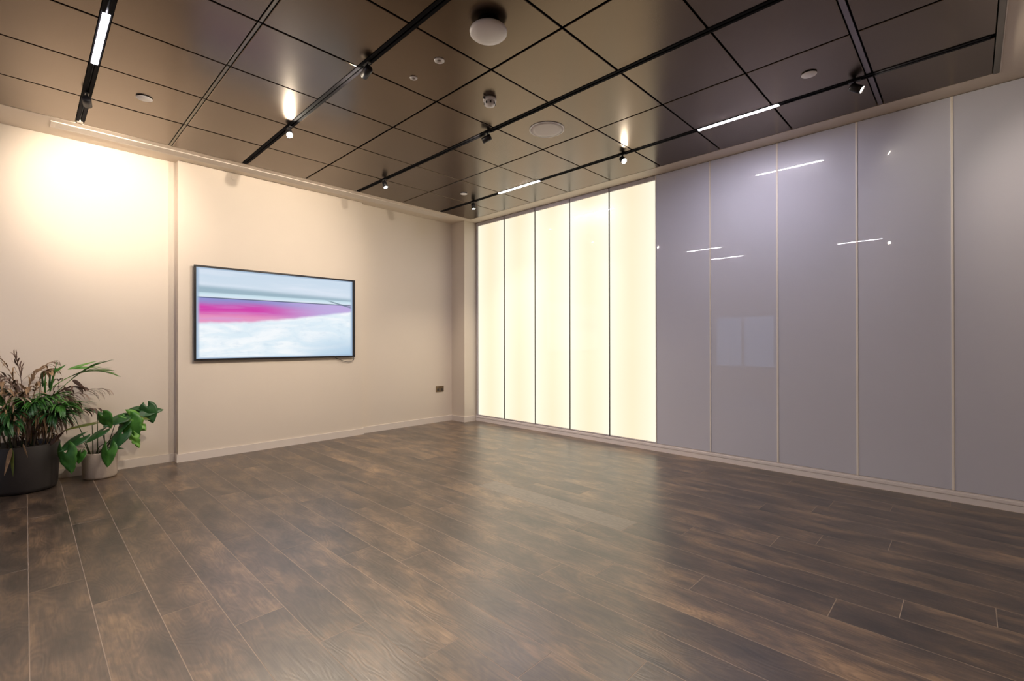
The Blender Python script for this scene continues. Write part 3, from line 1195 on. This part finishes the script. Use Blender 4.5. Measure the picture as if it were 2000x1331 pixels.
# hanging split dead leaf over the front of the dark pot
def blade(parent, org, p, tipdir, length, width, normal, m, name='leaf', cup=.25, split=0, heart=.0, wav=0.0, label=None, nt_=12):
    """broad leaf: grid from the stalk point to the tip with a midrib fold; heart > 0 gives lobes behind the stalk"""
    p, T_, Nn = Vector(p), Vector(tipdir).normalized(), Vector(normal).normalized()
    S = T_.cross(Nn).normalized()
    Nn = S.cross(T_).normalized()
    bm = nb()
    rowsv = []
    ns = 4
    for i in range(nt_ + 1):
        t = i / nt_
        wv = (math.sin(PI * t ** .62) ** .75) * (1 - .25 * t) if t < 1 else 0
        wv = max(wv, .0)
        if split and i % 3 == 2 and .2 < t < .9:
            wv *= 1 - split
        row = []
        for j in range(-ns, ns + 1):
            s = j / ns
            back = heart * (abs(s) ** 1.5) * (1 - t) ** 2 * length
            along = t * length - back * 1.3
            if t < .02:
                wloc = heart * .9 * width * .5
            else:
                wloc = wv * width * .5
            wloc = max(wloc, .0008)
            droopz = -cup * (t ** 2) * length * .5
            bend = cup * abs(s) * wloc * .7
            q = p + T_ * along + S * (s * wloc) + Nn * (droopz - bend + wav * math.sin(9 * t + 3 * s) * width * .12)
            row.append(bm.verts.new(q))
        rowsv.append(row)
    for a, b_ in zip(rowsv, rowsv[1:]):
        for j in range(len(a) - 1):
            f = bm.faces.new((a[j], a[j + 1], b_[j + 1], b_[j]))
            f.smooth = True
    for v in bm.verts:
        if v.co.y > YMAX:
            v.co.y = YMAX
    bmesh.ops.translate(bm, verts=bm.verts, vec=-Vector(org))
    o = obj(name, bm, m, parent, norm=False)
    md = o.modifiers.new('thick', 'SOLIDIFY')
    md.thickness = .0009
    return o


camd = (-F).normalized()
RR = R0
UP = Vector((0, 0, 1))
pt0 = pt(22, 876, 5.27)
for (a0, b0), (a1, b1), wd, m_ in (((97, 768), (108, 706), .022, M_g_mid), ((84, 757), (80, 724), .02, M_g_dark), ((96, 760), (97, 722), .02, M_g_dark),
                                   ((88, 775), (86, 728), .018, M_g_mid), ((98, 732), (128, 712), .030, M_g_mid), ((132, 722), (190, 704), .022, M_g_lite),
                                   ((138, 720), (196, 716), .022, M_g_lite), ((88, 778), (72, 800), .03, M_g_lite), ((64, 728), (90, 716), .03, M_dry),
                                   ((62, 745), (68, 722), .03, M_dry), ((142, 742), (166, 760), .035, M_dry2), ((125, 757), (144, 775), .03, M_dry2),
                                   ((132, 770), (148, 808), .04, M_dry2), ((8, 800), (10, 850), .05, M_g_mid), ((20, 790), (24, 838), .04, M_g_dark)):
    p_, q_ = pt(a0, b0, 5.40), pt(a1, b1, 5.37)
    blade(palm, POT1, p_, q_ - p_, (q_ - p_).length, wd, camd + UP * .2, m_, 'leaflet', cup=.12)
for tp in ((7, 930), (24, 932)):
    blade(palm, POT1, pt0, pt(tp[0], tp[1], 5.265) - pt0, (pt(tp[0], tp[1], 5.265) - pt0).length, .036, camd, M_olive if tp[0] > 10 else M_dry, 'dead_leaf', cup=.05)
pt0 = pt(45, 868, 5.27)
blade(palm, POT1, pt0, pt(54, 896, 5.26) - pt0, .11, .016, camd, M_dry, 'dead_leaf', cup=.05)
pt0 = pt(98, 870, 5.33)
for tp in ((128, 838), (112, 846)):
    q = pt(tp[0], tp[1], 5.30)
    blade(palm, POT1, pt0, q - pt0, (q - pt0).length, .035, camd + UP * .3, M_dry2, 'dead_leaf', cup=.1)

# small pot with split-leaf plant
POT2 = Vector((.462, 5.525, 0))
mon = thing('potted_monstera', 'small broad-leaved green plant in a pale concrete pot against the left wall', 'potted plant', POT2)
pot(mon, 0, 0, .118, .124, .228, M_pot_pale, .012)
soil = POT2 + Vector((0, 0, .205))
specs = [  # stalk point px, tip px, depth, width/length, tilt of the normal, material, split, heart
    ((268, 804), (311, 799), 5.42, .80, (.3, 0, .9), M_g_dark, .1, .3),
    ((288, 795), (297, 822), 5.40, .90, (.6, 0, .3), M_g_dark, 0, .25),
    ((272, 800), (262, 797), 5.42, .80, (0, 0, 1), M_g_dark, 0, .2),
    ((254, 818), (280, 838), 5.36, 1.0, (.1, 0, .6), M_g_lite, .4, .4),
    ((262, 815), (289, 818), 5.38, .55, (.1, 0, 1.0), M_olive, .2, .3),
    ((240, 814), (207, 828), 5.38, 1.0, (-.1, 0, .75), M_g_dark, .12, .3),
    ((200, 812), (212, 834), 5.36, 1.2, (-.3, 0, .5), M_g_mid, .0, .25),
    ((228, 818), (256, 808), 5.40, .8, (.1, 0, .8), M_g_dark, .2, .3),
    ((252, 822), (262, 858), 5.36, .95, (.2, 0, .3), M_g_mid, .15, .3),
    ((246, 822), (229, 844), 5.38, .8, (-.2, 0, .6), M_g_dark, .1, .3),
    ((261, 852), (270, 872), 5.34, .7, (.6, 0, .3), M_g_lite, .3, .3),
    ((238, 848), (216, 876), 5.34, .95, (0, 0, .5), M_g_dark, .0, .35),
    ((211, 880), (207, 908), 5.335, 1.05, (0, 0, .12), M_g_mid, .0, .45),
    ((216, 876), (238, 875), 5.36, .4, (0, 0, 1.2), M_g_dark, .0, .2),
    ((200, 842), (170, 860), 5.38, .75, (-.3, 0, .4), M_g_dark, .0, .3),
    ((155, 856), (119, 877), 5.32, .85, (-.2, 0, .4), M_g_dark, .0, .35),
    ((128, 886), (134, 920), 5.28, 1.1, (-.1, 0, .25), M_g_mid, .12, .45),
    ((158, 886), (152, 903), 5.33, 1.1, (0, 0, .4), M_g_mid, .0, .3),
    ((181, 827), (127, 837), 5.40, .22, (0, 0, 1.3), M_olive, .0, .2),
    ((176, 800), (215, 812), 5.42, .20, (0, 0, 1.3), M_g_dark, .0, .2),
]
for i, (a, b_, Y, wr, tl, m_, spl, hrt) in enumerate(specs):
    p = at(a[0], a[1], Y)
    q = at(b_[0], b_[1], Y - .02)
    L_ = (q - p).length * 1.2
    n = camd + RR * tl[0] + UP * tl[2]
    blade(mon, POT2, p, q - p, L_, L_ * wr, n, m_, 'leaf', cup=.22, split=spl, heart=hrt, wav=.5 if m_ is M_g_lite else .15)
for a, Y in (((288, 797), 5.41), ((256, 818), 5.37), ((202, 812), 5.39), ((230, 815), 5.40), ((251, 822), 5.37), ((261, 852), 5.35), ((238, 850), 5.35),
             ((212, 878), 5.345), ((199, 842), 5.38), ((157, 858), 5.34), ((129, 886), 5.30), ((160, 884), 5.34), ((180, 828), 5.40), ((190, 804), 5.42),
             ((138, 800), 5.42)):
    e_ = at(a[0], a[1], Y)
    s0 = soil + Vector((random.uniform(-.045, .045), random.uniform(-.03, .03), 0))
    if a[0] < 185:
        s0 = soil + Vector((random.uniform(-.085, -.04), random.uniform(-.03, .03), 0))
    md_ = (s0 + e_) / 2 + Vector((0, 0, .05 if e_.z < .5 else .03)) - (e_ - s0) * .10
    if e_.z < .27:
        md_ = Vector(((s0.x + e_.x) / 2, (s0.y + e_.y) / 2 - .01, .36))
    bm = nb()
    pp = bez(s0, md_, e_, 10)
    tube(bm, [Vector((v.x, min(v.y, YMAX - .005), v.z)) - POT2 for v in pp], [.0042 - .00018 * k for k in range(11)], 6)
    obj('stem', bm, M_petiole if e_.x > .3 else M_g_dark, mon)

# ------------------------------------------------------------------ window daylight, and unseen fill lamps added behind the camera
ld = bpy.data.lights.new('window_daylight', 'AREA')
ld.shape = 'RECTANGLE'
ld.size, ld.size_y = WY1 - WY0, WZ1 - WZ0
ld.energy = DAY_W
ld.color = (.45, .62, 1.0)
o = bpy.data.objects.new('window_daylight', ld)
C.objects.link(o)
o.location = (XL - .16, (WY0 + WY1) / 2, (WZ0 + WZ1) / 2)
o.rotation_euler = (0, math.radians(-90), 0)
for i, (x, y) in enumerate(((-1.6, -1.6), (.9, -1.6))):
    ld = bpy.data.lights.new('fill_lamp', 'SPOT')
    ld.energy = FILL_W
    ld.color = WARM
    ld.spot_size = math.radians(130)
    ld.spot_blend = 1
    ld.shadow_soft_size = .06
    o = bpy.data.objects.new('fill_lamp', ld)
    C.objects.link(o)
    o.location = (x, y, H - .03)
